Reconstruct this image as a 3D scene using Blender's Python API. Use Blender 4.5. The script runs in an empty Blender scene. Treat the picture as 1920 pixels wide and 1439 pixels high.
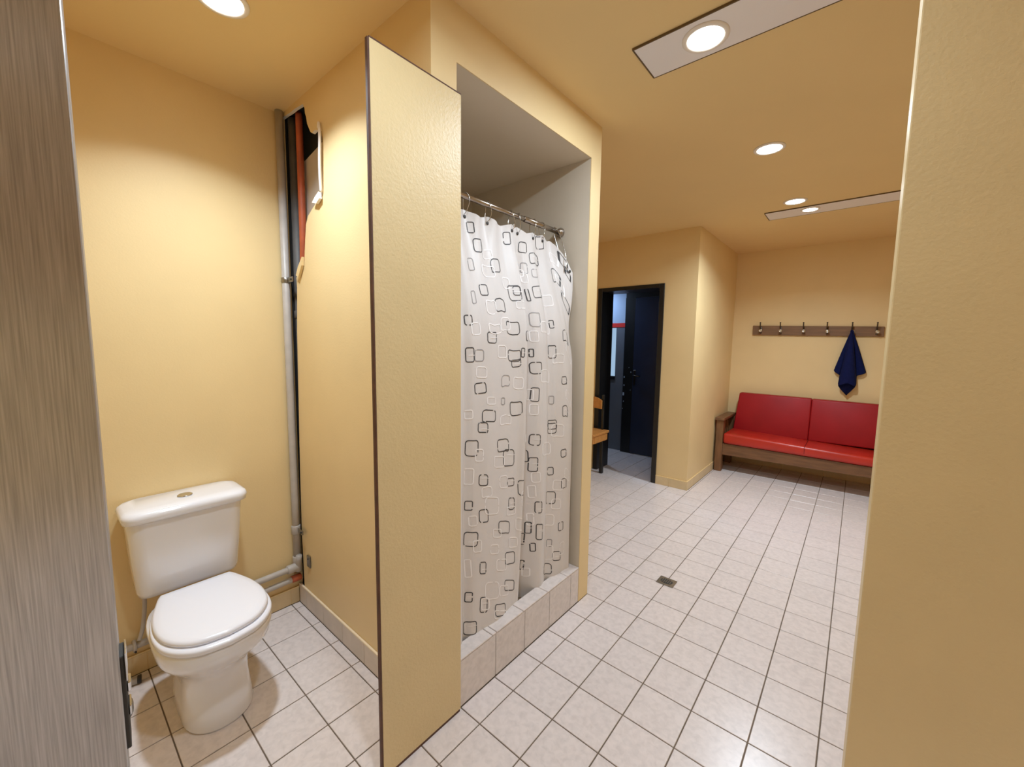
import bpy, bmesh, math, random
from mathutils import Vector, Matrix
random.seed(7)
sc = bpy.context.scene
COL = sc.collection
PI = math.pi

# ------------------------------------------------------------------ camera, world, exposure
CAMH = 1.463
CAM_ROWS = ((0.7608066, 0.6488527, 0.0127845), (0.0735740, -0.0666627, -0.9950593), (-0.6447946, 0.7579883, -0.0984561))
FPX = 761.77
cam_d = bpy.data.cameras.new('camera'); cam = bpy.data.objects.new('camera', cam_d); COL.objects.link(cam)
r0, r1, r2 = [Vector(r) for r in CAM_ROWS]
m = Matrix((r0, -r1, -r2)).transposed().to_4x4(); m.translation = (0, 0, CAMH)
cam.matrix_world = m
cam_d.sensor_fit = 'HORIZONTAL'; cam_d.sensor_width = 36.0; cam_d.lens = 36.0 * FPX / 1920.0
cam_d.clip_start = 0.02; cam_d.clip_end = 60
sc.camera = cam
w = bpy.data.worlds.new('world'); sc.world = w; w.use_nodes = True
w.node_tree.nodes['Background'].inputs[0].default_value = (0.75, 0.85, 1.0, 1)
w.node_tree.nodes['Background'].inputs[1].default_value = 0.05
sc.view_settings.view_transform = 'Standard'; sc.view_settings.look = 'None'
sc.view_settings.gamma = 1.0; sc.view_settings.use_curve_mapping = False
sc.view_settings.exposure = 0.0
try:
    sc.cycles.use_denoising = True
    sc.cycles.max_bounces = 16; sc.cycles.diffuse_bounces = 12
    sc.cycles.sample_clamp_indirect = 6.0
    sc.cycles.caustics_reflective = False; sc.cycles.caustics_refractive = False
except Exception:
    pass
LAMP_POWER = 13.0          # each ceiling downlight
LAMP_COLOR = (0.86, 1.0, 1.14)
CEIL = 2.6

# ------------------------------------------------------------------ materials
def lin(c):
    return tuple(((v / 255.0) / 12.92 if v / 255.0 <= 0.04045 else ((v / 255.0 + 0.055) / 1.055) ** 2.4) for v in c)
def mat(name, rgb, rough=0.5, metal=0.0, spec=0.5, var=0.0, vscale=4.0, bump=0.0, bscale=60.0, bdist=0.002, coat=0.0, stretch=None, aniso=0.0, rnd=0.0, transl=0.0):
    """rgb is sRGB 0-255; var mottles the colour, bump gives fine relief"""
    M = bpy.data.materials.new(name); M.use_nodes = True
    nt = M.node_tree; N = nt.nodes; L = nt.links
    b = N['Principled BSDF']
    c = lin(rgb)
    b.inputs['Base Color'].default_value = (*c, 1)
    b.inputs['Roughness'].default_value = rough
    b.inputs['Metallic'].default_value = metal
    b.inputs['Specular IOR Level'].default_value = spec
    b.inputs['Coat Weight'].default_value = coat
    b.inputs['Coat Roughness'].default_value = 0.1
    if aniso: b.inputs['Anisotropic'].default_value = aniso
    tc = N.new('ShaderNodeTexCoord'); vec = tc.outputs['Object']
    if stretch:
        mp = N.new('ShaderNodeMapping'); mp.inputs['Scale'].default_value = stretch
        L.new(vec, mp.inputs[0]); vec = mp.outputs[0]
    col = None
    if var:
        n = N.new('ShaderNodeTexNoise'); n.inputs['Scale'].default_value = vscale; n.inputs['Detail'].default_value = 5
        L.new(vec, n.inputs['Vector'])
        r = N.new('ShaderNodeValToRGB')
        r.color_ramp.elements[0].position = 0.3; r.color_ramp.elements[1].position = 0.7
        r.color_ramp.elements[0].color = (*[v * (1 - var) for v in c], 1)
        r.color_ramp.elements[1].color = (*[min(1, v * (1 + var)) for v in c], 1)
        L.new(n.outputs[0], r.inputs[0]); col = r.outputs[0]
        L.new(col, b.inputs['Base Color'])
    if rnd:
        oi = N.new('ShaderNodeObjectInfo'); hsv = N.new('ShaderNodeHueSaturation')
        mr = N.new('ShaderNodeMapRange'); mr.inputs['To Min'].default_value = 1 - rnd; mr.inputs['To Max'].default_value = 1 + rnd
        L.new(oi.outputs['Random'], mr.inputs['Value']); L.new(mr.outputs[0], hsv.inputs['Value'])
        if col: L.new(col, hsv.inputs['Color'])
        else: hsv.inputs['Color'].default_value = (*c, 1)
        L.new(hsv.outputs[0], b.inputs['Base Color'])
    if bump:
        n2 = N.new('ShaderNodeTexNoise'); n2.inputs['Scale'].default_value = bscale; n2.inputs['Detail'].default_value = 3
        L.new(vec, n2.inputs['Vector'])
        bp = N.new('ShaderNodeBump'); bp.inputs['Strength'].default_value = bump; bp.inputs['Distance'].default_value = bdist
        L.new(n2.outputs[0], bp.inputs['Height']); L.new(bp.outputs[0], b.inputs['Normal'])
    return M
def emat(name, rgb, strength):
    M = bpy.data.materials.new(name); M.use_nodes = True
    nt = M.node_tree; nt.nodes.clear()
    o = nt.nodes.new('ShaderNodeOutputMaterial'); e = nt.nodes.new('ShaderNodeEmission')
    e.inputs[0].default_value = (*lin(rgb), 1); e.inputs[1].default_value = strength
    nt.links.new(e.outputs[0], o.inputs[0]); return M

WALL_RGB = (224, 200, 150)
M_wall = mat('wall_paint', WALL_RGB, 0.5, var=0.03, vscale=3, bump=0.25, bscale=140, bdist=0.0015, spec=0.4)
M_rough = mat('wall_orange_peel', (210, 189, 143), 0.42, var=0.03, vscale=4, bump=0.4, bscale=115, bdist=0.003, spec=0.45)
M_ceil = mat('ceiling_paint', (226, 200, 146), 0.7, var=0.02, vscale=2, bump=0.08, bscale=120)
M_grout = mat('grout', (112, 99, 86), 0.9, var=0.2, vscale=8)
M_curbgrout = mat('curb_grout', (128, 117, 106), 0.9, var=0.15, vscale=9)
M_skirt = mat('skirting_tile', (205, 194, 180), 0.4, var=0.06, vscale=14, rnd=0.03)
M_skirt_paint = mat('painted_skirting_tile', (212, 192, 152), 0.5, var=0.05, vscale=14, rnd=0.02)
M_cream = mat('cream_edge', (236, 220, 190), 0.6)
M_porc = mat('porcelain', (230, 232, 238), 0.12, coat=0.5, spec=0.6)
M_seat = mat('white_plastic', (230, 232, 240), 0.22, spec=0.5)
M_chrome = mat('chrome', (205, 203, 200), 0.15, metal=1.0)
M_steel = mat('brushed_steel', (150, 146, 140), 0.35, metal=1.0, var=0.1, vscale=30)
M_rod = mat('nickel_rod', (170, 160, 150), 0.22, metal=1.0)
M_greypipe = mat('grey_painted_pipe', (178, 172, 165), 0.42, var=0.07, vscale=18, bump=0.2, bscale=40)
M_darkpipe = mat('dark_grey_pipe', (88, 86, 84), 0.6, var=0.25, vscale=10)
M_redpipe = mat('rusty_red_pipe', (176, 86, 52), 0.5, var=0.18, vscale=12)
M_black = mat('hollow_black', (26, 23, 20), 0.9, var=0.3, vscale=6)  # darkness of the wall hollow, put into the colour
M_board = mat('plaster_board', (188, 178, 165), 0.8, var=0.08, vscale=5)
M_white_edge = mat('plaster_edge', (238, 230, 215), 0.8)
M_brown_edge = mat('brown_edge', (84, 52, 34), 0.6, var=0.25, vscale=25)
M_shower = mat('shower_plaster', (205, 195, 178), 0.55, var=0.05, vscale=3, bump=0.1, bscale=80)
M_showerceil = mat('shower_ceiling_plaster', (214, 202, 182), 0.7)
M_tray = mat('shower_tray', (226, 222, 216), 0.3)
M_frame_black = mat('black_frame', (22, 22, 23), 0.4, var=0.2, vscale=10)
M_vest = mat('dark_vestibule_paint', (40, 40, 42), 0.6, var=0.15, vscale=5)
M_navy = mat('navy_door_paint', (34, 42, 66), 0.38, var=0.1, vscale=6)
M_bluewall = mat('pale_blue_paint', (170, 190, 215), 0.6)
M_greywall = mat('grey_wall_paint', (98, 104, 114), 0.6, var=0.05)
M_redstripe = mat('red_stripe', (215, 52, 44), 0.5)
M_leather = mat('red_leatherette', (150, 22, 28), 0.42, var=0.08, vscale=5, bump=0.15, bscale=160, spec=0.25)
M_leather_seat = mat('red_seat_leatherette', (178, 40, 26), 0.34, var=0.12, vscale=4, bump=0.15, bscale=160, spec=0.6)
M_piping = mat('dark_red_seam', (120, 18, 22), 0.5)
M_wood = mat('brown_wood', (112, 78, 50), 0.45, var=0.22, vscale=6, stretch=(1, 8, 8))
M_woody = mat('brown_wood_upright', (118, 82, 52), 0.45, var=0.22, vscale=6, stretch=(8, 8, 1))
M_rackwood = mat('rack_wood', (122, 90, 60), 0.5, var=0.18, vscale=5, stretch=(1, 10, 10))
M_orangewood = mat('orange_wood', (196, 138, 76), 0.4, var=0.12, vscale=5, stretch=(1, 8, 8))
M_hook = mat('dark_metal_hook', (90, 82, 74), 0.35, metal=1.0)
M_towel = mat('navy_towel', (21, 28, 70), 0.95, var=0.12, vscale=40, bump=0.5, bscale=300, bdist=0.003, spec=0.1)
M_panelgrey = mat('grey_ceiling_panel', (232, 230, 234), 0.35, spec=0.5)
M_seam = mat('dark_seam', (100, 80, 52), 0.8)
M_trimwhite = mat('light_trim', (228, 222, 214), 0.45)
M_lens = emat('lamp_lens', (255, 252, 246), 14.0)
M_glow = emat('daylight_pane', (175, 208, 240), 0.8)
M_dark = mat('dark_rubber', (48, 46, 44), 0.6)
M_print_black = mat('print_black', (62, 60, 62), 0.6)
M_print_grey = mat('print_grey', (150, 147, 148), 0.6)
M_print_white = mat('print_white', (246, 244, 244), 0.6)

# marbled white ceramic floor tile: fine grey flecks, each tile a little different
def tile_mat(name, rgb, rough):
    M = mat(name, rgb, rough, spec=0.5, rnd=0.02)
    nt = M.node_tree; N = nt.nodes; L = nt.links; b = N['Principled BSDF']
    hsv = [n for n in N if n.type == 'HUE_SAT'][0]
    geo = N.new('ShaderNodeNewGeometry')
    oi = N.new('ShaderNodeObjectInfo')
    ad = N.new('ShaderNodeVectorMath'); ad.operation = 'MULTIPLY_ADD'
    cmb = N.new('ShaderNodeCombineXYZ')
    for k in range(3): L.new(oi.outputs['Random'], cmb.inputs[k])
    ad.inputs[1].default_value = (37, 53, 11)
    L.new(cmb.outputs[0], ad.inputs[0]); L.new(geo.outputs['Position'], ad.inputs[2])
    n1 = N.new('ShaderNodeTexNoise'); n1.inputs['Scale'].default_value = 42; n1.inputs['Detail'].default_value = 6; n1.inputs['Distortion'].default_value = 0.5
    L.new(ad.outputs[0], n1.inputs['Vector'])
    r = N.new('ShaderNodeValToRGB'); e = r.color_ramp.elements
    c = lin(rgb)
    e[0].position = 0.30; e[0].color = (c[0]*0.86, c[1]*0.86, c[2]*0.86, 1)
    e[1].position = 0.62; e[1].color = (*c, 1)
    L.new(n1.outputs[0], r.inputs[0]); L.new(r.outputs[0], hsv.inputs['Color'])
    return M
M_tile = tile_mat('floor_tile', (222, 214, 212), 0.28)
M_curbtile = tile_mat('curb_tile', (216, 208, 204), 0.3)

# brushed grey wood-grain laminate of the open door
def laminate():
    M = bpy.data.materials.new('grey_grain_laminate'); M.use_nodes = True
    nt = M.node_tree; N = nt.nodes; L = nt.links; b = N['Principled BSDF']
    tc = N.new('ShaderNodeTexCoord'); mp = N.new('ShaderNodeMapping'); mp.inputs['Scale'].default_value = (1, 620, 12)
    L.new(tc.outputs['Object'], mp.inputs[0])
    n = N.new('ShaderNodeTexNoise'); n.inputs['Scale'].default_value = 1; n.inputs['Detail'].default_value = 5
    L.new(mp.outputs[0], n.inputs['Vector'])
    r = N.new('ShaderNodeValToRGB'); e = r.color_ramp.elements
    e[0].position = 0.32; e[0].color = (*lin((158, 156, 155)), 1); e[1].position = 0.72; e[1].color = (*lin((194, 192, 192)), 1)
    L.new(n.outputs[0], r.inputs[0]); L.new(r.outputs[0], b.inputs['Base Color'])
    b.inputs['Roughness'].default_value = 0.31; b.inputs['Metallic'].default_value = 0.5; b.inputs['Anisotropic'].default_value = 0.85
    tg = N.new('ShaderNodeTangent'); tg.direction_type = 'RADIAL'; tg.axis = 'Z'; L.new(tg.outputs[0], b.inputs['Tangent'])
    b.inputs['Specular IOR Level'].default_value = 0.6
    bp = N.new('ShaderNodeBump'); bp.inputs['Strength'].default_value = 0.14; bp.inputs['Distance'].default_value = 0.0015
    L.new(n.outputs[0], bp.inputs['Height']); L.new(bp.outputs[0], b.inputs['Normal'])
    return M
M_lam = laminate()

# translucent white curtain cloth
def curtain_mat():
    M = bpy.data.materials.new('curtain_cloth'); M.use_nodes = True
    nt = M.node_tree; N = nt.nodes; L = nt.links; b = N['Principled BSDF']
    b.inputs['Base Color'].default_value = (*lin((232, 228, 226)), 1); b.inputs['Roughness'].default_value = 0.45
    t = N.new('ShaderNodeBsdfTranslucent'); t.inputs[0].default_value = (*lin((235, 230, 225)), 1)
    mx = N.new('ShaderNodeMixShader'); mx.inputs[0].default_value = 0.22
    o = N['Material Output']
    L.new(b.outputs[0], mx.inputs[1]); L.new(t.outputs[0], mx.inputs[2]); L.new(mx.outputs[0], o.inputs[0])
    return M
M_curtain = curtain_mat()

# ------------------------------------------------------------------ helpers
ORG = {}
def worg(o): return ORG.get(o.name, Vector((0, 0, 0)))
def thing(name, label, cat, loc, group=None):
    o = bpy.data.objects.new(name, None); COL.objects.link(o); o.empty_display_size = 0.05
    o.location = loc; ORG[o.name] = Vector(loc); o['label'] = label; o['category'] = cat
    if group: o['group'] = group
    return o
def tag(o, label, cat=None, group=None, kind=None):
    o['label'] = label
    if cat: o['category'] = cat
    if group: o['group'] = group
    if kind: o['kind'] = kind
    return o
def obj(name, bm, material, parent=None, smooth=False, label=None, mesh=None, loc=None):
    """link a bmesh given in world coordinates as one mesh object; children are made relative to the parent"""
    if mesh is None:
        mesh = bpy.data.meshes.new(name)
        off = worg(parent) if parent else Vector((0, 0, 0))
        if parent and off.length > 0: bmesh.ops.translate(bm, verts=bm.verts, vec=-off)
        bmesh.ops.recalc_face_normals(bm, faces=bm.faces)
        bm.to_mesh(mesh); bm.free()
        if smooth:
            for p in mesh.polygons: p.use_smooth = True
        for mm in (material if isinstance(material, (list, tuple)) else [material]): mesh.materials.append(mm)
    o = bpy.data.objects.new(name, mesh); COL.objects.link(o)
    if parent:
        o.parent = parent; ORG[o.name] = worg(parent).copy()
    else: ORG[o.name] = Vector((0, 0, 0))
    if loc is not None:
        o.location = loc
    if label: o['label'] = label
    return o
def struct(name, bm, material, label=None, parent=None, smooth=False):
    o = obj(name, bm, material, parent, smooth)
    if not parent: o['kind'] = 'structure'
    if label: o['label'] = label
    return o
def box(x0, x1, y0, y1, z0, z1, bev=0.0, seg=1, bm=None):
    own = bmesh.new()
    vs = [own.verts.new(p) for p in ((x0,y0,z0),(x1,y0,z0),(x1,y1,z0),(x0,y1,z0),(x0,y0,z1),(x1,y0,z1),(x1,y1,z1),(x0,y1,z1))]
    for f in ((0,3,2,1),(4,5,6,7),(0,1,5,4),(1,2,6,5),(2,3,7,6),(3,0,4,7)): own.faces.new([vs[i] for i in f])
    if bev: bmesh.ops.bevel(own, geom=own.edges[:], offset=bev, segments=seg, affect='EDGES', profile=0.5)
    return merge(bm, own)
def merge(bm, own):
    if bm is None: return own
    me = bpy.data.meshes.new('tmp'); own.to_mesh(me); own.free(); bm.from_mesh(me); bpy.data.meshes.remove(me); return bm
def hexa(pts, bev=0.0, seg=1, bm=None):
    """eight corner points in box order"""
    own = bmesh.new(); vs = [own.verts.new(p) for p in pts]
    for f in ((0,3,2,1),(4,5,6,7),(0,1,5,4),(1,2,6,5),(2,3,7,6),(3,0,4,7)): own.faces.new([vs[i] for i in f])
    if bev: bmesh.ops.bevel(own, geom=own.edges[:], offset=bev, segments=seg, affect='EDGES', profile=0.5)
    return merge(bm, own)
def tube(path, r, n=12, bm=None, closed=False, caps=True):
    own = bmesh.new(); P = [Vector(p) for p in path]; rings = []
    rad = r if isinstance(r, (list, tuple)) else [r] * len(P)
    prev = None
    for i, p in enumerate(P):
        if closed: t = P[(i + 1) % len(P)] - P[i - 1]
        else: t = P[min(i + 1, len(P) - 1)] - P[max(i - 1, 0)]
        t.normalize()
        if prev is None:
            a = Vector((0, 0, 1)) if abs(t.z) < 0.9 else Vector((1, 0, 0))
            u = t.cross(a).normalized()
        else:
            u = (prev - t * prev.dot(t)).normalized()
        prev = u; v = t.cross(u)
        rings.append([own.verts.new(p + (u * math.cos(2*PI*k/n) + v * math.sin(2*PI*k/n)) * rad[i]) for k in range(n)])
    m_ = len(rings) if closed else len(rings) - 1
    for i in range(m_):
        A, B = rings[i], rings[(i + 1) % len(rings)]
        for k in range(n): own.faces.new((A[k], A[(k+1) % n], B[(k+1) % n], B[k]))
    if caps and not closed:
        own.faces.new(rings[0][::-1]); own.faces.new(rings[-1])
    return merge(bm, own)
def lathe(prof, center, axis='z', n=24, bm=None):
    """prof: list of (radius, height) along the axis; radius 0 closes an end"""
    own = bmesh.new(); c = Vector(center); rings = []
    for r, h in prof:
        ring = []
        for k in range(n if r > 1e-6 else 1):
            a = 2*PI*k/n; x, y = r*math.cos(a), r*math.sin(a)
            p = {'z': (x, y, h), 'x': (h, x, y), 'y': (x, h, y)}[axis]
            ring.append(own.verts.new(c + Vector(p)))
        rings.append(ring)
    for A, B in zip(rings, rings[1:]):
        for k in range(n):
            q = [A[k % len(A)], A[(k+1) % len(A)], B[(k+1) % len(B)], B[k % len(B)]]
            q2 = []
            for v in q:
                if v not in q2: q2.append(v)
            if len(q2) > 2: own.faces.new(q2)
    if len(rings[0]) > 1: own.faces.new(rings[0][::-1])
    if len(rings[-1]) > 1: own.faces.new(rings[-1])
    return merge(bm, own)
def loft(sections, cap0=True, cap1=True, bm=None):
    own = bmesh.new(); R = [[own.verts.new(p) for p in s] for s in sections]; n = len(R[0])
    for A, B in zip(R, R[1:]):
        for k in range(n): own.faces.new((A[k], A[(k+1) % n], B[(k+1) % n], B[k]))
    if cap0: own.faces.new(R[0][::-1])
    if cap1: own.faces.new(R[-1])
    return merge(bm, own)
def prism(poly, axis, a, b, bm=None):
    """extrude a 2-D polygon (in the other two axes, in order) from a to b along axis"""
    own = bmesh.new()
    def P(p, t): return {'x': (t, p[0], p[1]), 'y': (p[0], t, p[1]), 'z': (p[0], p[1], t)}[axis]
    A = [own.verts.new(P(p, a)) for p in poly]; B = [own.verts.new(P(p, b)) for p in poly]
    n = len(poly)
    own.faces.new(A); own.faces.new(B[::-1])
    for k in range(n): own.faces.new((A[k], A[(k+1) % n], B[(k+1) % n], B[k]))
    own.normal_update(); bmesh.ops.triangulate(own, faces=[f for f in own.faces if len(f.verts) > 4], ngon_method='EAR_CLIP')
    return merge(bm, own)
def catmull(pts, n=8):
    out = []; P = [pts[0]] + list(pts) + [pts[-1]]
    for i in range(1, len(P) - 2):
        for k in range(n):
            t = k / n
            out.append(tuple(0.5*((2*P[i][j]) + (-P[i-1][j]+P[i+1][j])*t + (2*P[i-1][j]-5*P[i][j]+4*P[i+1][j]-P[i+2][j])*t*t + (-P[i-1][j]+3*P[i][j]-3*P[i+1][j]+P[i+2][j])*t**3) for j in range(len(P[i]))))
    out.append(tuple(pts[-1])); return out

# ------------------------------------------------------------------ room shell
XF = -1.117      # front plane of the shower wall
struct('floor_slab', box(-3.3, 3.6, -1.4, 5.9, -0.12, -0.0035), M_grout, 'grouted floor bed under the white square tiles')
FLOOR = bpy.data.objects['floor_slab']; FLOOR.name = 'floor'; ORG['floor'] = Vector((0, 0, 0))
struct('ceiling', box(-2.55, 3.6, -1.4, 5.9, CEIL, CEIL + 0.1), M_ceil, 'smooth yellow painted ceiling with round downlights')
struct('wall_stall_back', box(-2.42, -2.31, -0.42, 1.0, 0, CEIL), M_wall, 'yellow painted wall behind the toilet')
struct('wall_stall_left', box(-2.31, -1.10, -0.42, -0.35, 0, CEIL), M_wall, 'yellow painted side wall of the stall behind the open door')
# side wall of the stall: a board broken open along the pipe corner
hole = [(-2.250, 0.0), (-2.255, 0.18), (-2.262, 0.41), (-2.255, 0.71), (-2.238, 1.12), (-2.221, 1.515), (-2.201, 1.73), (-2.206, 1.782),
        (-2.176, 1.79), (-2.153, 1.821), (-2.118, 1.84), (-2.103, 1.855), (-2.096, 1.90), (-2.086, 1.953), (-2.072, 2.02), (-2.05, 2.053), (-2.0, 2.078), (-1.96, 2.095), (-1.91, 2.112), (-1.893, 2.123),
        (-1.886, 2.205), (-1.876, 2.353), (-1.888, 2.413), (-1.92, 2.403), (-1.948, 2.412), (-1.977, 2.408), (-1.992, 2.418), (-2.004, 2.436), (-2.022, 2.462), (-2.03, 2.494), (-2.041, 2.515), (-2.044, 2.538), (-2.06, 2.562), (-2.10, 2.566), (-2.15, 2.571), (-2.20, 2.572), (-2.257, 2.577), (-2.31, 2.58),
        (-2.31, CEIL), (-1.121, CEIL), (-1.121, 0.0)]
bm = prism(hole, 'y', 0.89, 0.905); bm.normal_update()
for f in bm.faces:
    if abs(f.normal.y) < 0.5: f.material_index = 1
struct('wall_stall_side', bm, [M_wall, M_white_edge], 'yellow stall side wall with a broken corner along the pipes')
# pipe chase behind the hole, its darkness put in as black colour
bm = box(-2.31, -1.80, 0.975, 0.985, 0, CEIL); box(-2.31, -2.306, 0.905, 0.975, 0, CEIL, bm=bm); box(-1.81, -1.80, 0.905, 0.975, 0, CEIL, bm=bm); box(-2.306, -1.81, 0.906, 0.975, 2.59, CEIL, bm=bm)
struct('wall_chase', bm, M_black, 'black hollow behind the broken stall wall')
# shower block
bm = box(-1.121, XF, 0.89, 1.0, 0, CEIL); box(-1.121, XF, 1.92, 2.02, 0, CEIL, bm=bm); box(-1.121, XF, 1.0, 1.92, 2.415, CEIL, bm=bm)
struct('wall_shower_front', bm, M_wall, 'yellow wall framing the shower opening')
struct('wall_shower_left', box(-2.05, -1.121, 0.985, 1.0, 0, CEIL), M_shower, 'pale plaster wall inside the shower hidden by the panel')
struct('wall_shower_right', box(-2.05, -1.121, 1.92, 1.935, 0, CEIL), M_shower, 'pale plaster wall at the far side of the shower')
struct('wall_shower_back', box(-2.12, -2.0, 1.0, 1.92, 0, CEIL), M_shower, 'pale plaster wall at the back of the shower')
struct('ceiling_shower', box(-2.0, -1.121, 1.0, 1.92, 2.415, 2.5), M_showerceil, 'grey shaded ceiling inside the shower')
struct('wall_passage', box(-2.45, -1.121, 2.005, 2.02, 0, CEIL), M_wall, 'yellow wall behind the shower facing the far door')
struct('wall_passage_left', box(-2.55, -2.45, 2.005, 4.2, 0, CEIL), M_wall, 'yellow wall closing the far passage')
# far wall with the black doorway
YD = 4.2
bm = box(-2.55, -2.30, YD, YD + 0.26, 0, CEIL); box(-1.55, -1.235, YD, YD + 0.26, 0, CEIL, bm=bm); box(-2.30, -1.55, YD, YD + 0.26, 2.09, CEIL, bm=bm)
struct('wall_doorway', bm, M_wall, 'yellow far wall around the black doorway')
struct('wall_alcove_left', box(-1.42, -1.235, YD + 0.26, 5.75, 0, CEIL), M_wall, 'yellow wall beside the red bench')
struct('wall_alcove_back', box(-1.42, 1.3, 5.75, 5.85, 0, CEIL), M_wall, 'yellow back wall behind the red bench')
struct('wall_alcove_right', box(0.95, 1.05, 1.27, 5.75, 0, CEIL), M_wall, 'yellow wall at the far side of the bench room')
struct('wall_near_right', box(0.0435, 3.6, 1.15, 1.27, 0, CEIL, bev=0.002), M_rough, 'rough yellow wall end nearest on the right')
struct('wall_rear', box(-1.2, 3.6, -1.4, -1.3, 0, CEIL), M_wall, 'yellow wall behind the viewer')
struct('wall_rear_right', box(3.5, 3.6, -1.3, 1.15, 0, CEIL), M_wall, 'yellow wall to the right of the viewer')
struct('wall_rear_left', box(-1.2, XF, -1.3, -0.42, 0, CEIL), M_wall, 'yellow wall behind the open door')
# vestibule beyond the doorway
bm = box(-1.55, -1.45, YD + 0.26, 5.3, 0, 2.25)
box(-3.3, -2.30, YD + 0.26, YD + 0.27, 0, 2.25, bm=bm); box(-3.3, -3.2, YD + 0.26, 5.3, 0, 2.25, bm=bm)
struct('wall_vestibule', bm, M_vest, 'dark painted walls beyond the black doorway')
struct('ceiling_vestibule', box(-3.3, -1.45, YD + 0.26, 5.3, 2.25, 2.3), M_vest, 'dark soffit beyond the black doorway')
b_ = struct('wall_vestibule_back', box(-3.2, -2.41, 5.2, 5.3, 0, 1.70), M_greywall, 'grey wall with a red stripe seen through the black doorway')
struct('stripe', box(-3.2, -2.41, 5.195, 5.3, 1.70, 1.755), M_redstripe, 'red stripe', parent=b_)
struct('upper_wall', box(-3.2, -2.41, 5.2, 5.3, 1.755, 2.25), M_bluewall, 'pale blue upper part', parent=b_)
bm = box(-2.41, -1.55, 5.16, 5.3, 2.08, 2.25); box(-2.41, -2.275, 5.15, 5.3, 0, 2.08, bm=bm)
post = struct('trim_1', bm, M_frame_black, 'black post and head beside the navy door')
for (x, z, s) in ((-2.30, 1.10, .008), (-2.33, 1.16, .006), (-2.392, 1.03, .012), (-2.39, .92, .01), (-2.395, .80, .02), (-2.30, .86, .006), (-2.39, .70, .008), (-2.40, .6, .006)):
    struct('chip', box(x - s/2, x + s/2, 5.148, 5.1505, z - s, z + s), M_bluewall, 'pale paint chip', parent=post)
w1 = struct('window_1', box(-3.1, -2.555, 5.188, 5.2, 0.98, 1.01), M_frame_black, 'narrow bright window beside the striped wall')
struct('window_frame', box(-3.1, -2.55, 5.190, 5.2, 1.01, 1.03), M_frame_black, parent=w1)
struct('pane', box(-3.1, -2.555, 5.193, 5.2, 1.03, 1.69), M_glow, 'bright daylight pane', parent=w1)
# black door frame
bm = box(-2.30, -2.245, YD - 0.012, YD + 0.262, 0, 2.09, bev=.002); box(-1.60, -1.55, YD - 0.012, YD + 0.262, 0, 2.09, bev=.002, bm=bm); box(-2.245, -1.60, YD - 0.012, YD + 0.262, 2.05, 2.09, bev=.002, bm=bm)
struct('trim_2', bm, M_frame_black, 'black door frame in the far yellow wall')

# ------------------------------------------------------------------ floor tiles
def tile_bm(x0, x1, y0, y1, z0=-0.0035, z1=0.0, ch=0.0012):
    b = bmesh.new()
    rings = []
    for (i, z) in ((0, z0), (0, z1 - ch), (ch, z1)):
        rings.append([b.verts.new(p) for p in ((x0+i, y0+i, z), (x1-i, y0+i, z), (x1-i, y1-i, z), (x0+i, y1-i, z))])
    for A, B in zip(rings, rings[1:]):
        for k in range(4): b.faces.new((A[k], A[(k+1) % 4], B[(k+1) % 4], B[k]))
    b.faces.new(rings[-1])
    return b
def to_px(p):
    v = Vector(p) - Vector((0, 0, CAMH)); d = r2.dot(v)
    if d < 0.05: return None
    return 960 + FPX * r0.dot(v) / d, 719.5 + FPX * r1.dot(v) / d
P_, G_ = 0.2, 0.0045
full_bm = tile_bm(-P_/2 + G_/2, P_/2 - G_/2, -P_/2 + G_/2, P_/2 - G_/2)
full_me = bpy.data.meshes.new('tile'); full_bm.normal_update(); bmesh.ops.recalc_face_normals(full_bm, faces=full_bm.faces); full_bm.to_mesh(full_me); full_bm.free(); full_me.materials.append(M_tile)
rest = bmesh.new(); NT = 0
def seen(cx, cy, reg):
    q = to_px((cx, cy, 0))
    if q is None or not (-90 < q[0] < 2010 and 0 < q[1] < 1560): return False
    if reg == 'A': return cy > 0.3 and (cx < 0.034 * cy + 0.1 or cy < 1.2) and cy < 5.7 and not (cy > 4.4 and cx < -1.3)
    if reg == 'B': return cx > -0.56 * cy - 0.02 and cx < 0.034 * cy + 0.1
    if reg == 'C': return -2.75 < cx < -1.7
    return cy > -0.07 * cx - 0.13 and (cx > -2.25)
for reg, X0, X1, Y0, Y1, ox, oy in (('A', XF, 3.5, -1.3, 2.02, -0.409, 0.02), ('B', -2.45, 1.3, 2.02, 4.22, -0.409, 0.02), ('A', -1.226, 1.3, 4.22, 5.75, -0.409, 0.02), ('C', -3.2, -1.58, 4.22, 5.2, -0.409, 0.02), ('D', -2.30, XF, -0.35, 0.88, -1.843, 0.836)):
    i = math.floor((X0 - ox) / P_)
    while ox + i * P_ < X1:
        j = math.floor((Y0 - oy) / P_)
        while oy + j * P_ < Y1:
            a0, a1 = max(X0, ox + i*P_) + G_/2, min(X1, ox + (i+1)*P_) - G_/2
            c0, c1 = max(Y0, oy + j*P_) + G_/2, min(Y1, oy + (j+1)*P_) - G_/2
            if a1 - a0 > 0.012 and c1 - c0 > 0.012:
                cx, cy = (a0 + a1)/2, (c0 + c1)/2
                if seen(cx, cy, reg):
                    NT += 1
                    if a1 - a0 > P_ - 2*G_ and c1 - c0 > P_ - 2*G_: obj('tile', None, None, FLOOR, mesh=full_me, loc=(cx, cy, 0))
                    else:
                        o = obj('tile', tile_bm(a0 - cx, a1 - cx, c0 - cy, c1 - cy), M_tile, FLOOR); o.location = (cx, cy, 0)
                else: merge(rest, tile_bm(a0, a1, c0, c1))
            j += 1
        i += 1
o = obj('tile_field', rest, M_tile, FLOOR); o['kind'] = 'stuff'
print('visible floor tiles', NT)

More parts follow.
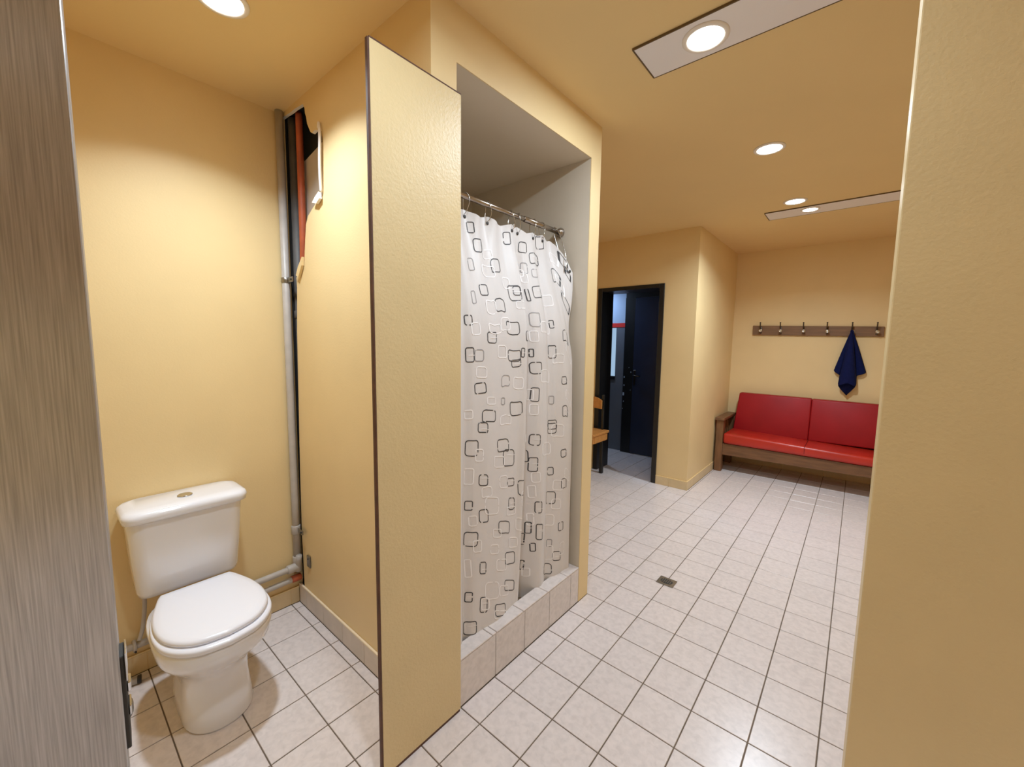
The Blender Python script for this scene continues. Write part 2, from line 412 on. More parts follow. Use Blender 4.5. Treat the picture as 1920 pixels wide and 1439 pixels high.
# ------------------------------------------------------------------ baseboards of single tiles
def skirting(name, x0, x1, y0, y1, h, cuts, axis, material, capm, label):
    """backing strip plus one tile per piece; cuts are the joints along the axis"""
    d = 0.002
    root = struct(name, box(x0, x1, y0 + d, y1, 0, h - .001) if axis == 'x' else (box(x0, x1 - d, y0, y1, 0, h - .001)), M_grout if capm is M_cream else capm, label)
    obj('cap', box(x0, x1, y0, y1, h, h + 0.006), capm, root)
    for a, b in zip(cuts, cuts[1:]):
        if axis == 'x': bm = box(a + .0012, b - .0012, y0, y1, 0, h, bev=.0012)
        else: bm = box(x0, x1, a + .0012, b - .0012, 0, h, bev=.0012)
        obj('tile', bm, material, root)
skirting('baseboard_stall_side', -2.30, XF, 0.88, 0.889, 0.10, [-2.30, -2.21, -2.01, -1.81, -1.61, -1.41, -1.21, XF], 'x', M_skirt, M_cream, 'grey tile skirting along the stall side wall')
skirting('baseboard_stall_back', -2.309, -2.30, -0.35, 0.88, 0.085, [-.35, -.164, .036, .236, .436, .636, .836, .88], 'y', M_skirt_paint, M_wall, 'yellow painted tile skirting behind the toilet')
skirting('baseboard_doorway', -1.55, -1.226, 4.19, 4.2, 0.085, [-1.55, -1.409, -1.226], 'x', M_skirt_paint, M_wall, 'yellow tile skirting beside the black doorway')
skirting('baseboard_alcove_left', -1.235, -1.226, 4.2, 5.74, 0.085, [4.2, 4.42, 4.62, 4.82, 5.02, 5.22, 5.42, 5.62, 5.74], 'y', M_skirt_paint, M_wall, 'yellow tile skirting leading to the red bench')
skirting('baseboard_alcove_back', -1.226, 0.95, 5.741, 5.75, 0.085, [-1.226] + [-1.009 + .2*k for k in range(10)] + [.95], 'x', M_skirt_paint, M_wall, 'yellow tile skirting under the red bench')

# ------------------------------------------------------------------ shower curb and tray
curb = struct('trim_3', box(-1.186, -1.126, 1.0, 1.92, 0, 0.195), M_curbgrout, 'tiled curb across the shower opening')
for a, b in ((1.0, 1.228), (1.228, 1.432), (1.432, 1.636), (1.636, 1.836), (1.836, 1.92)):
    obj('front_tile', box(-1.126, -1.118, a + .0015, b - .0015, 0.001, 0.196, bev=.0012), M_curbtile, curb)
for a, b in ((1.0, 1.205), (1.205, 1.232), (1.232, 1.418), (1.418, 1.615), (1.615, 1.80), (1.80, 1.92)):
    obj('top_tile', box(-1.188, -1.1175, a + .0015, b - .0015, 0.197, 0.206, bev=.002), M_curbtile, curb)
bm = box(-2.0, -1.186, 1.0, 1.92, 0, 0.05)
box(-1.99, -1.95, 1.0, 1.92, 0.05, 0.11, bm=bm, bev=.01, seg=2); box(-1.225, -1.187, 1.001, 1.919, 0.05, 0.135, bm=bm, bev=.01, seg=2)
box(-1.95, -1.225, 1.001, 1.035, 0.05, 0.11, bm=bm, bev=.01, seg=2); box(-1.95, -1.225, 1.885, 1.919, 0.05, 0.11, bm=bm, bev=.01, seg=2)
tag(obj('shower_tray', bm, M_tray, smooth=False), 'white shower tray behind the tiled curb', 'shower tray')

# ------------------------------------------------------------------ partition panel
t = thing('partition_panel', 'tall narrow yellow panel standing between the toilet and the shower', 'panel', (-1.109, 0.83, 0))
PT = 2.309
obj('board', box(-1.114, -1.104, 0.664, 1.009, 0.012, PT, bev=.001), M_rough, t)
obj('edge_band', box(-1.116, -1.1035, 0.657, 0.664, 0.012, PT, bev=.001), M_brown_edge, t, label='dark brown worn edge')
obj('top_band', box(-1.114, -1.104, 0.664, 1.009, PT, PT + .004), M_brown_edge, t, label='dark brown top edge')
obj('bottom_gap', box(-1.113, -1.106, 0.664, 1.005, 0.0005, 0.012), M_brown_edge, t, label='dark brown bottom edge')

# ------------------------------------------------------------------ toilet
YC = 0.385
T = thing('toilet', 'white ceramic toilet with closed lid and low cistern', 'toilet', (-1.9, YC, 0))
def dsec(z, xb, xf, hw, xc=None, n=40, eb=5.0, ef=2.2):
    """section: squarish behind xc, rounded in front"""
    xc = xc if xc is not None else xf - hw * 1.15
    out = []
    for k in range(n):
        a = 2*PI*k/n; c, s = math.cos(a), math.sin(a); e = ef if c >= 0 else eb
        rx = (xf - xc) if c >= 0 else (xc - xb)
        # superellipse
        x = xc + rx * math.copysign(abs(c) ** (2/e), c); y = YC + hw * math.copysign(abs(s) ** (2/e), s)
        out.append((x, y, z))
    return out
secs = [dsec(0.0, -2.10, -1.725, .112), dsec(0.012, -2.10, -1.72, .116), dsec(0.06, -2.10, -1.728, .112), dsec(0.14, -2.10, -1.745, .106), dsec(0.19, -2.10, -1.745, .108),
        dsec(0.225, -2.10, -1.73, .122), dsec(0.255, -2.105, -1.70, .145, eb=4.5), dsec(0.285, -2.11, -1.665, .166, eb=4), dsec(0.315, -2.115, -1.634, .178, eb=4), dsec(0.35, -2.12, -1.622, .184, eb=3.5), dsec(0.372, -2.12, -1.618, .186, eb=3.5), dsec(0.383, -2.12, -1.623, .182, eb=3.5)]
obj('bowl', loft(secs), M_porc, T, smooth=True)
half = catmull([(-2.085, 0.0), (-2.085, 0.11), (-2.075, 0.130), (-2.02, 0.150), (-1.93, 0.174), (-1.83, 0.184), (-1.74, 0.172), (-1.675, 0.137), (-1.632, 0.082), (-1.615, 0.0)], 6)
def ring(z, s, dx=0.0, k=1.0):
    cx = -1.84
    P = [(cx + (x - cx)*s + dx, YC + y*s*k, z) for x, y in half] + [(cx + (x - cx)*s + dx, YC - y*s*k, z) for x, y in half[-2:0:-1]]
    return P
obj('seat', loft([ring(.385, .985), ring(.389, 1.0), ring(.401, 1.002), ring(.407, .985), ring(.408, .9)]), M_seat, T, smooth=True)
lid = obj('lid', loft([ring(.4095, .90, -.012), ring(.4105, .945, -.012), ring(.417, .957, -.012), ring(.425, .948, -.012), ring(.430, .91, -.012), ring(.433, .8, -.012), ring(.436, .5, -.012), ring(.437, .15, -.012)]), M_seat, T, smooth=True)
for dy in (-.075, .075):
    obj('hinge', lathe([(.012, -.022), (.013, 0), (.012, .022)], (-2.085, YC + dy, .399), 'y', 12), M_seat, T, smooth=True)
def rrect(z, x0, x1, y0, y1, r, n=6):
    out = []
    for cx, cy, a0 in ((x1-r, y1-r, 0), (x0+r, y1-r, PI/2), (x0+r, y0+r, PI), (x1-r, y0+r, 1.5*PI)):
        for k in range(n + 1): a = a0 + PI/2*k/n; out.append((cx + r*math.cos(a), cy + r*math.sin(a), z))
    return out
obj('cistern', loft([rrect(.395, -2.29, -2.16, .225, .545, .04), rrect(.400, -2.292, -2.145, .212, .558, .045), rrect(.42, -2.295, -2.135, .206, .563, .05), rrect(.55, -2.297, -2.122, .196, .573, .05), rrect(.725, -2.298, -2.11, .188, .582, .05), rrect(.733, -2.298, -2.112, .19, .58, .05)]), M_porc, T, smooth=True)
lidc = obj('cistern_lid', loft([rrect(.735, -2.30, -2.096, .184, .587, .045), rrect(.738, -2.302, -2.086, .174, .597, .05), rrect(.762, -2.302, -2.080, .170, .600, .05), rrect(.775, -2.302, -2.086, .175, .595, .05), rrect(.782, -2.30, -2.10, .187, .583, .05), rrect(.785, -2.295, -2.13, .212, .558, .04)]), M_porc, T, smooth=True)
obj('flush_button', lathe([(.026, 0), (.027, .004), (.024, .006), (.022, .0055), (0, .0065)], (-2.192, .385, .7845), 'z', 24), M_chrome, lidc, smooth=True, label='chrome flush button')
obj('supply_hose', tube(catmull([(-2.24, .232, .40), (-2.25, .235, .33), (-2.27, .225, .22), (-2.262, .21, .172)], 6), .008, 10), M_greypipe, T, smooth=True)

# ------------------------------------------------------------------ pipes in the stall corner
t = thing('corner_downpipe', 'tall grey painted pipe standing in the stall corner', 'pipe', (-2.276, .858, 0))
obj('pipe', tube([(-2.284, .869, .23), (-2.284, .869, .6), (-2.284, .869, 1.2), (-2.284, .869, 2.598)], .0185, 20), M_greypipe, t, smooth=True)
for z in (.255, .43):
    obj('collar', lathe([(.0205, -.025), (.023, -.02), (.023, .02), (.0205, .025)], (-2.284, .869, z), 'z', 20), M_greypipe, t, smooth=True)
for z in (.433, 1.772):
    c = obj('clamp', lathe([(.0205, -.013), (.0225, -.011), (.0225, .011), (.0205, .013)], (-2.284, .869, z), 'z', 20), M_steel, t, smooth=True, label='steel pipe clamp')
    obj('clamp_tab', box(-2.256, -2.20, .868, .874, z - .013, z + .013, bev=.002), M_steel, c)
    obj('screw', lathe([(.005, 0), (.005, -.004), (0, -.006)], (-2.215, .868, z), 'y', 10), M_dark, c)
obj('upper_branch', tube(catmull([(-2.272, .875, .222), (-2.272, .82, .222), (-2.276, .6, .216), (-2.280, .40, .21), (-2.284, .26, .20)], 6), .016, 14), M_greypipe, t, smooth=True)
obj('tee', lathe([(.021, -.03), (.023, -.026), (.023, .026), (.021, .03)], (-2.272, .84, .222), 'y', 16), M_greypipe, t, smooth=True)
obj('valve', tube([(-2.265, .865, .20), (-2.262, .868, .265), (-2.255, .868, .29)], .015, 12), M_greypipe, t, smooth=True)
t = thing('lower_pipe', 'thin grey pipe running low behind the toilet into a rusty end', 'pipe', (-2.28, .5, .15))
obj('pipe', tube(catmull([(-2.277, .85, .156), (-2.278, .6, .152), (-2.282, .40, .149), (-2.284, .20, .142), (-2.284, -.1, .138)], 6), .0145, 14), M_greypipe, t, smooth=True)
obj('rusty_joint', lathe([(.016, -.025), (.019, -.02), (.019, .02), (.016, .024)], (-2.277, .858, .157), 'y', 14), M_redpipe, t, smooth=True, label='rusty orange joint')
b = obj('bracket', lathe([(.022, -.006), (.026, -.004), (.026, .004), (.022, .006)], (-2.284, .196, .142), 'y', 18), M_greypipe, t, smooth=True)
obj('screw', lathe([(.004, 0), (.004, .006), (0, .007)], (-2.258, .196, .130), 'x', 8), M_dark, b)
t = thing('red_pipe', 'rusty red pipe exposed in the broken stall wall', 'pipe', (-2.21, .93, 0))
obj('pipe', tube(catmull([(-2.20, .93, 2.59), (-2.197, .928, 2.4), (-2.194, .926, 2.2), (-2.200, .928, 2.0), (-2.21, .93, 1.85), (-2.222, .935, 1.6), (-2.23, .94, .3)], 6), .0165, 16), M_redpipe, t, smooth=True)
t = thing('dark_chase_pipe', 'dark grey pipe half hidden in the gap beside the corner pipe', 'pipe', (-2.27, .93, 0))
obj('pipe', tube([(-2.272, .93, .24), (-2.272, .93, 1.2), (-2.272, .93, 2.58)], .024, 16), M_darkpipe, t, smooth=True)
for z in (.33, .40, .56, .9, 1.6):
    obj('collar', lathe([(.026, -.02), (.029, -.016), (.029, .016), (.026, .02)], (-2.272, .93, z), 'z', 16), M_darkpipe, t, smooth=True)
bm = prism([(-2.225, 1.80), (-2.225, 2.362), (-1.83, 2.43), (-1.83, 1.80)], 'y', .951, .962)
tag(obj('plasterboard_offcut', bm, M_board), 'pale plasterboard piece inside the broken stall wall', 'board')
bm = tube(catmull([(-1.905, .887, 2.404), (-1.884, .880, 2.418), (-1.870, .876, 2.36), (-1.873, .874, 2.28), (-1.878, .875, 2.2), (-1.886, .882, 2.125)], 6), [.004] + [.0065]*29 + [.004], 8)
t = thing('torn_wall_rim', 'thin white torn rim curling off the broken stall wall', 'wall rim', (-1.88, .885, 2.1))
obj('rim', bm, M_trimwhite, t, smooth=True)
obj('flake', prism([(-1.962, 2.094), (-1.93, 2.113), (-1.893, 2.128), (-1.886, 2.098), (-1.92, 2.082)], 'y', .872, .884), M_white_edge, t, label='loose white flake')
obj('lower_flake', prism([(-2.176, 1.788), (-2.150, 1.826), (-2.10, 1.87), (-2.107, 1.83), (-2.15, 1.775)], 'y', .876, .888), M_wall, t, label='loose yellow flake')
tag(obj('pipe_stub', tube([(-2.25, .13, .018), (-2.235, .20, .016)], [.017, .016], 14), M_greypipe, smooth=True), 'short grey pipe stub lying by the wall left of the toilet', 'pipe')
t = bpy.data.objects['pipe_stub']; obj('end_ring', tube([(-2.2365, .193, .0165), (-2.234, .2045, .0163)], .0168, 14), M_dark, t, smooth=True, label='dark end')
bx = thing('wall_outlet_plate', 'small grey metal plate at the foot of the stall side wall', 'plate', (-2.13, .887, .27))
obj('plate', box(-2.195, -2.155, .882, .889, .245, .31, bev=.003), M_steel, bx)
obj('screw', lathe([(.004, 0), (.004, -.003), (0, -.004)], (-2.175, .882, .293), 'y', 8), M_dark, bx)

# ------------------------------------------------------------------ open door close to the viewer
D0 = Vector((-0.60, 0.0385, 0)); dirv = Vector((-0.10, -0.995, 0)).normalized(); nrm = Vector((0.995, -0.10, 0)).normalized()
door = thing('door_1', 'grey wood-grain laminate door standing open at the left edge', 'door', (D0.x, D0.y, 0)); door['kind'] = 'structure'
def dpt(a, b, z): p = D0 + dirv * a + nrm * b; return (p.x, p.y, z)
def dbox(a0, a1, b0, b1, z0, z1, bev=0.0, seg=1):
    return hexa([dpt(a0,b0,z0), dpt(a1,b0,z0), dpt(a1,b1,z0), dpt(a0,b1,z0), dpt(a0,b0,z1), dpt(a1,b0,z1), dpt(a1,b1,z1), dpt(a0,b1,z1)], bev, seg)
obj('leaf', dbox(0, .75, -.038, 0, .012, 2.06, .001), M_lam, door)
lk = obj('lock_plate', dbox(-.004, .001, -.034, -.003, .995, 1.108, .001), M_dark, door, label='dark lock plate on the door edge')
obj('edge_plate', dbox(-.0055, -.004, -.032, -.001, 1.078, 1.112, .0006), M_chrome, lk, label='chrome end of the lock plate')
obj('latch', dbox(-.0075, -.004, -.026, -.008, 1.060, 1.072, .001, 1), M_chrome, lk, label='chrome latch tongue')
obj('latch_bolt', dbox(-.0065, -.004, -.026, -.004, 1.034, 1.046, .001), M_chrome, lk, label='chrome bolt')
kb = bmesh.new(); c_ = Vector(dpt(.0115, -.043, 1.018))
rg = []
for dz, rr_ in ((-.005, .019), (.005, .019), (.007, .014)):
    rg.append([c_ + dirv * (rr_ * math.cos(2*PI*k/24)) + Vector((0, 0, rr_ * math.sin(2*PI*k/24))) - nrm * dz for k in range(24)])
obj('turn_knob', loft(rg), M_steel, lk, smooth=False, label='steel turn knob')

# navy door at the end of the vestibule
nd = thing('door_2', 'dark navy door with a lever handle seen through the black doorway', 'door', (-1.9, 5.17, 0)); nd['kind'] = 'structure'
obj('leaf', box(-2.27, -1.56, 5.14, 5.18, .01, 2.075, bev=.002), M_navy, nd)
obj('handle_plate', box(-2.258, -2.232, 5.135, 5.14, .93, 1.13, bev=.002), M_hook, nd)
obj('lever', tube([(-2.245, 5.135, 1.06), (-2.245, 5.10, 1.06), (-2.235, 5.093, 1.06), (-2.15, 5.093, 1.055)], .009, 10), M_hook, nd, smooth=True)

# ------------------------------------------------------------------ shower rod and curtain
t = thing('curtain_rod', 'brushed metal rod across the shower opening', 'rod', (-1.297, 1.46, 2.07))
obj('rod', tube([(-1.297, 1.001, 2.07), (-1.297, 1.913, 2.07)], .0115, 16), M_rod, t, smooth=True)
obj('sleeve', tube([(-1.297, 1.60, 2.07), (-1.297, 1.913, 2.07)], .0135, 16), M_rod, t, smooth=True)
for y, s in ((1.9195, -1), (1.0005, 1)):
    obj('flange', lathe([(.026, 0), (.026, s*.006), (.018, s*.02), (.0145, s*.026)], (-1.297, y, 2.07), 'y', 20), M_rod, t, smooth=True)
def _ss(a,b,t):
    t=max(0.0,min(1.0,(t-a)/(b-a))); return t*t*(3-2*t)
HOOKS=[1.045,1.215,1.345,1.50,1.555,1.675,1.745,1.865]
def curtain_point(u,v):
    """u along the rod 0..1, v from the top hem 0..1 down"""
    y=1.025+.855*u
    # top hem sags between hooks
    d=min(abs(y-h) for h in HOOKS)
    z0=2.022-.018*min(1,d/.06)
    zb=.150
    # upper far corner pulled out and dropping (free corner beyond the last hook)
    k=_ss(.93,1.0,u)
    zt=z0-.17*k
    z=zt+(zb-zt)*v
    X=-1.297+.098*_ss(0,.30,v)+.012*_ss(.2,.6,v)
    X+=.10*k*(1-_ss(.0,.22,v))
    y+=.035*k*(1-_ss(.0,.16,v))
    g=_ss(0,.12,v)
    amp=.35+.65*v
    # big fold near the middle, lobes either side
    yc=1.545-.03*v
    X-= (.030+.055*v)*g*math.exp(-((y-yc-.012)/(.020+.030*v))**2)
    X+= .016*g*math.exp(-((y-yc+.035)/.035)**2)
    X+= .020*amp*g*math.sin((y-1.10)/.34*math.pi) if 1.10<y<1.44 else 0
    X-= .022*amp*g*math.exp(-((y-1.115)/.022)**2)
    X+= .014*amp*g*math.exp(-((y-1.07)/.03)**2)
    X-= .012*g*math.exp(-((y-1.70-.01*v)/.022)**2)
    X+= .016*amp*g*math.exp(-((y-1.78)/.05)**2)
    X+= .012*amp*g*math.exp(-((y-1.63)/.035)**2)
    X+= .004*g*math.sin(y*31+2.2*v)*math.sin(6*v+y*9)
    X+= .023*g*_ss(.86,1.0,u)
    # pleats running down from the hooks
    f=math.exp(-v/.09)
    X+= .010*f*math.cos(2*math.pi*(y-1.045)/.115)+.006*math.exp(-v/.2)*math.sin(y*61+v*3)
    return X,y,z

CT = thing('shower_curtain', 'white shower curtain printed with loose black and white squares', 'curtain', (-1.25, 1.46, 2.02))
NU, NV = 170, 190
bm = bmesh.new()
vg = [[bm.verts.new(curtain_point(i/NU, (j/NV)**1.15)) for j in range(NV + 1)] for i in range(NU + 1)]
for i in range(NU):
    for j in range(NV): bm.faces.new((vg[i][j], vg[i+1][j], vg[i+1][j+1], vg[i][j+1]))
obj('cloth', bm, M_curtain, CT, smooth=True)
def cn(u, v, off):
    e = 1e-3
    p = Vector(curtain_point(u, v)); a = Vector(curtain_point(u + e, v)) - Vector(curtain_point(u - e, v)); b = Vector(curtain_point(u, v + e)) - Vector(curtain_point(u, v - e))
    n = a.cross(b).normalized()
    if n.x < 0: n = -n
    return p + n * off
PRINTS=[(0.247,0.035,0.033,0.024,0,-0.163),(0.278,0.07,0.055,0.03,0,-0.181),(0.517,0.033,0.041,0.03,0,0.058),(0.39,0.113,0.068,0.031,0,-0.163),(0.208,0.123,0.042,0.027,1,0.037),(0.66,0.043,0.057,0.027,0,-0.174),(0.819,0.02,0.064,0.033,0,0.056),(0.753,0.068,0.098,0.028,0,0.027),(0.656,0.098,0.035,0.027,1,-0.138),(0.734,0.108,0.061,0.021,1,0.047),(0.931,0.098,0.045,0.038,0,-0.022),(0.965,0.02,0.02,0.026,0,-0.056),(0.977,0.035,0.016,0.021,0,-0.056),(0.263,0.175,0.053,0.024,0,-0.136),(0.506,0.17,0.083,0.037,0,0.066),(0.521,0.165,0.044,0.022,0,0.066),(0.649,0.17,0.015,0.03,0,-0.11),(0.734,0.158,0.1,0.03,0,0.055),(0.371,0.208,0.073,0.029,0,0.013),(0.185,0.195,0.029,0.027,1,0.054),(0.973,0.13,0.035,0.025,0,-0.056),(0.135,0.243,0.035,0.021,0,-0.015),(0.452,0.256,0.1,0.03,0,-0.016),(0.672,0.231,0.064,0.036,1,-0.108),(0.819,0.243,0.023,0.021,0,0.077),(0.934,0.268,0.045,0.029,0,-0.043),(0.278,0.281,0.066,0.024,0,-0.092),(0.568,0.278,0.044,0.024,0,-0.094),(0.135,0.318,0.04,0.031,0,0.001),(0.189,0.323,0.057,0.025,1,0.084),(0.456,0.323,0.098,0.026,0,0.006),(0.471,0.341,0.072,0.017,0,0.011),(0.521,0.318,0.021,0.022,0,0.081),(0.641,0.321,0.016,0.02,0,-0.088),(0.815,0.318,0.045,0.034,0,0.076),(0.668,0.358,0.066,0.03,0,-0.069),(0.919,0.396,0.045,0.021,0,0.016),(0.193,0.396,0.068,0.023,0,0.096),(0.382,0.386,0.065,0.025,1,-0.047),(0.66,0.429,0.042,0.036,0,-0.057),(0.811,0.451,0.029,0.022,1,0.079),(0.359,0.434,0.025,0.016,1,0.106),(0.467,0.454,0.1,0.033,0,0.049),(0.927,0.484,0.045,0.03,0,0.014),(0.247,0.461,0.09,0.026,0,-0.015),(0.819,0.521,0.061,0.025,0,0.082),(0.205,0.486,0.057,0.022,0,0.107),(0.815,0.531,0.063,0.028,0,0.081),(0.143,0.526,0.062,0.035,0,0.048),(0.355,0.539,0.092,0.029,0,0.127),(0.405,0.574,0.1,0.04,0,0.042),(0.61,0.596,0.048,0.032,0,0.097),(0.664,0.551,0.055,0.029,0,-0.028),(0.656,0.619,0.041,0.038,0,-0.033),(0.915,0.607,0.045,0.022,0,0.016),(0.815,0.654,0.037,0.022,0,0.085),(0.923,0.697,0.045,0.028,0,0.025),(0.205,0.607,0.053,0.025,0,0.129),(0.425,0.637,0.068,0.019,0,0.076),(0.537,0.667,0.086,0.039,0,0.193),(0.819,0.732,0.068,0.035,0,0.082),(0.127,0.657,0.032,0.021,0,0.035),(0.436,0.694,0.061,0.03,0,0.104),(0.687,0.739,0.042,0.031,0,0.058),(0.208,0.692,0.057,0.03,0,0.15),(0.367,0.744,0.1,0.03,0,0.181),(0.641,0.797,0.022,0.031,0,-0.06),(0.695,0.81,0.043,0.044,0,0.112),(0.903,0.825,0.045,0.025,0,0.02),(0.139,0.737,0.063,0.033,0,0.065),(0.819,0.867,0.03,0.021,1,0.072),(0.622,0.83,0.013,0.031,0,-0.033),(0.66,0.852,0.022,0.023,0,-0.016),(0.873,0.912,0.065,0.027,0,0.113),(0.425,0.835,0.1,0.031,0,0.172),(0.205,0.817,0.04,0.028,0,0.18),(0.799,0.942,0.072,0.031,0,0.155),(0.622,0.905,0.014,0.026,0,-0.047),(0.421,0.907,0.1,0.027,0,0.203),(0.127,0.875,0.029,0.023,0,0.039),(0.212,0.91,0.047,0.037,0,0.195),(0.336,0.95,0.09,0.031,0,0.23),(0.135,0.952,0.061,0.032,0,0.082),(0.324,0.128,0.095,0.025,2,0.042),(0.297,0.211,0.074,0.03,2,-0.043),(0.174,0.263,0.057,0.026,2,0.072),(0.456,0.145,0.057,0.026,2,-0.048),(0.807,0.178,0.085,0.029,2,0.053),(0.656,0.276,0.041,0.027,2,-0.093),(0.533,0.201,0.059,0.017,2,0.067),(0.355,0.316,0.071,0.028,2,0.083),(0.486,0.391,0.077,0.028,2,0.066),(0.745,0.383,0.1,0.033,2,0.097),(0.869,0.336,0.099,0.024,2,-0.07),(0.201,0.361,0.064,0.023,2,0.089),(0.637,0.431,0.025,0.028,2,-0.077),(0.378,0.479,0.086,0.021,2,0.022),(0.95,0.108,0.031,0.03,2,-0.056),(0.753,0.253,0.1,0.028,2,0.066),(0.305,0.261,0.092,0.02,2,0.035),(0.649,0.125,0.028,0.023,2,-0.117),(0.938,0.045,0.03,0.025,2,-0.056),(0.34,0.088,0.07,0.021,2,0.038),(0.625,0.115,0.044,0.018,2,-0.105),(0.958,0.296,0.045,0.026,2,-0.056),(0.127,0.449,0.037,0.019,2,0.021),(0.954,0.434,0.04,0.026,2,-0.056),(0.656,0.469,0.04,0.028,2,-0.053),(0.394,0.251,0.074,0.029,2,-0.106),(0.263,0.426,0.059,0.016,2,-0.027),(0.127,0.589,0.043,0.036,2,0.034),(0.266,0.674,0.1,0.041,2,0.086),(0.568,0.704,0.096,0.041,2,0.261),(0.181,0.546,0.045,0.027,2,0.117),(0.32,0.574,0.08,0.026,2,0.139),(0.359,0.629,0.065,0.029,2,0.147),(0.432,0.712,0.088,0.02,2,0.114),(0.761,0.584,0.1,0.033,2,0.094),(0.583,0.544,0.081,0.026,2,0.132),(0.865,0.539,0.1,0.034,2,-0.002),(0.795,0.794,0.1,0.032,2,0.124),(0.861,0.754,0.067,0.029,2,0.056),(0.17,0.757,0.046,0.028,2,0.153),(0.286,0.784,0.057,0.022,2,0.123),(0.305,0.747,0.058,0.02,2,0.153),(0.344,0.835,0.087,0.028,2,0.198),(0.124,0.805,0.025,0.042,2,0.034),(0.27,0.885,0.093,0.042,2,0.154),(0.367,0.907,0.085,0.026,2,0.232),(0.529,0.764,0.098,0.032,2,0.218),(0.815,0.895,0.055,0.041,2,0.077),(0.919,0.895,0.045,0.037,2,0.033),(0.95,0.667,0.045,0.03,2,-0.056),(0.224,0.91,0.053,0.029,2,0.179),(0.649,0.772,0.025,0.033,2,-0.045),(0.653,0.694,0.031,0.033,2,-0.037),(0.637,0.925,0.026,0.023,2,-0.071),(0.672,0.654,0.046,0.027,2,-0.002),(0.873,0.699,0.077,0.029,2,0.041),(0.228,0.637,0.067,0.023,2,0.071),(0.147,0.694,0.038,0.023,2,0.086),(0.336,0.962,0.1,0.021,2,0.234),(0.456,0.799,0.078,0.026,2,0.164)]
def arc_scale(u, v):
    e = 5e-3
    return (Vector(curtain_point(u + e, v)) - Vector(curtain_point(u - e, v))).length / (2*e), (Vector(curtain_point(u, v + e)) - Vector(curtain_point(u, v - e))).length / (2*e)
prb = {0: bmesh.new(), 1: bmesh.new(), 2: bmesh.new()}
rp = random.Random(3)
for (u, v, du, dv, k, sk) in PRINTS:
    bm = prb[k]; lw = .0042 if k == 0 else (.0036 if k == 1 else .0042)
    su, sv = 0.9, 1.9
    rc = min(du, dv) * .22; rot = rp.uniform(-.07, .07)
    def rr(du, dv, rc, n=4):
        out = []
        for cx, cy, a0 in ((du/2-rc, dv/2-rc, 0), (-du/2+rc, dv/2-rc, PI/2), (-du/2+rc, -dv/2+rc, PI), (du/2-rc, -dv/2+rc, 1.5*PI)):
            for q in range(n + 1): a = a0 + PI/2*q/n; out.append((cx + rc*math.cos(a), cy + rc*math.sin(a)))
        # subdivide straight runs
        res = []
        for q in range(len(out)):
            a, b = out[q], out[(q+1) % len(out)]; L = math.hypot((b[0]-a[0])*su, (b[1]-a[1])*sv); m_ = max(1, int(L/.006))
            for z in range(m_): res.append((a[0] + (b[0]-a[0])*z/m_, a[1] + (b[1]-a[1])*z/m_))
        return res
    # work in metres: du,dv are parameter sizes, convert with the cloth's nominal width and length
    wm, hm = du*su, dv*sv
    half_w = lw/2
    su_, sv_ = su, sv
    su = sv = 1.0
    base = rr(wm, hm, min(wm, hm)*.24)
    su, sv = su_, sv_
    n = len(base); gap0 = rp.randrange(n); gaps = set((gap0 + q) % n for q in range(rp.choice((0, 1, 1, 2)))) | (set(((gap0 + n//2 + q) % n) for q in range(1)) if rp.random() < .5 else set())
    vs = []
    for q in range(n):
        a, b, c = base[q-1], base[q], base[(q+1) % n]
        tx, ty = c[0]-a[0], c[1]-a[1]; L = math.hypot(tx, ty) or 1; nx, ny = ty/L, -tx/L
        pr = []
        for s in (-half_w, half_w):
            x, y = b[0] + nx*s, b[1] + ny*s; x, y = x*math.cos(rot) - y*math.sin(rot), x*math.sin(rot) + y*math.cos(rot)
            uu, vv = min(.999, max(.001, u + x/su)), min(.999, max(.001, v + y/sv + sk*x/su))
            pr.append(bm.verts.new(cn(uu, vv, .0009 + .0002*k)))
        vs.append(pr)
    for q in range(n):
        if q in gaps: continue
        a, b = vs[q], vs[(q+1) % n]
        bm.faces.new((a[0], a[1], b[1], b[0]))
    if k == 0 and rp.random() < .45:      # thin white cross stroke printed over some squares
        bm = prb[2]
        L = wm*.8; yy = rp.uniform(-.2, .2)*hm
        r_ = []
        for q in range(7):
            x = -L/2 + L*q/6 + wm*.2
            r_.append([bm.verts.new(cn(min(.999, max(.001, u + x/su)), min(.999, max(.001, v + (yy + s)/sv + sk*x/su)), .0015)) for s in (-.0012, .0012)])
        for A, B in zip(r_, r_[1:]): bm.faces.new((A[0], A[1], B[1], B[0]))
for k, nm, mm, lb in ((0, 'square_print', M_print_black, 'black outlined squares'), (1, 'faded_print', M_print_grey, 'faded grey squares'), (2, 'white_print', M_print_white, 'white outlined squares')):
    o = obj(nm, prb[k], mm, CT, label=lb); o['kind'] = 'stuff'
for i, h in enumerate(HOOKS):
    u = (h - 1.025)/.855; p = Vector(curtain_point(u, .012)); zt = 2.07 + .016
    a = (2.07 + .0145 + p.z)/2; b = (2.07 + .0165 - p.z)/2 + .002
    path = [(-1.297 + .019*math.cos(q) + (p.x + 1.297)*.5*(1 - math.sin(q)), h + .006*math.sin(2*q + i), a + b*math.sin(q)) for q in [2*PI*z/20 for z in range(20)]]
    hk = obj('hook_ring', tube(path, .0019, 6, closed=True), M_chrome, CT, smooth=True, label='metal hook ring')
    q = cn(u, .016, .001); obj('grommet', lathe([(.004, -.001), (.0075, .0), (.0075, .002), (.004, .003)], q, 'x', 12), M_dark, hk, smooth=True)

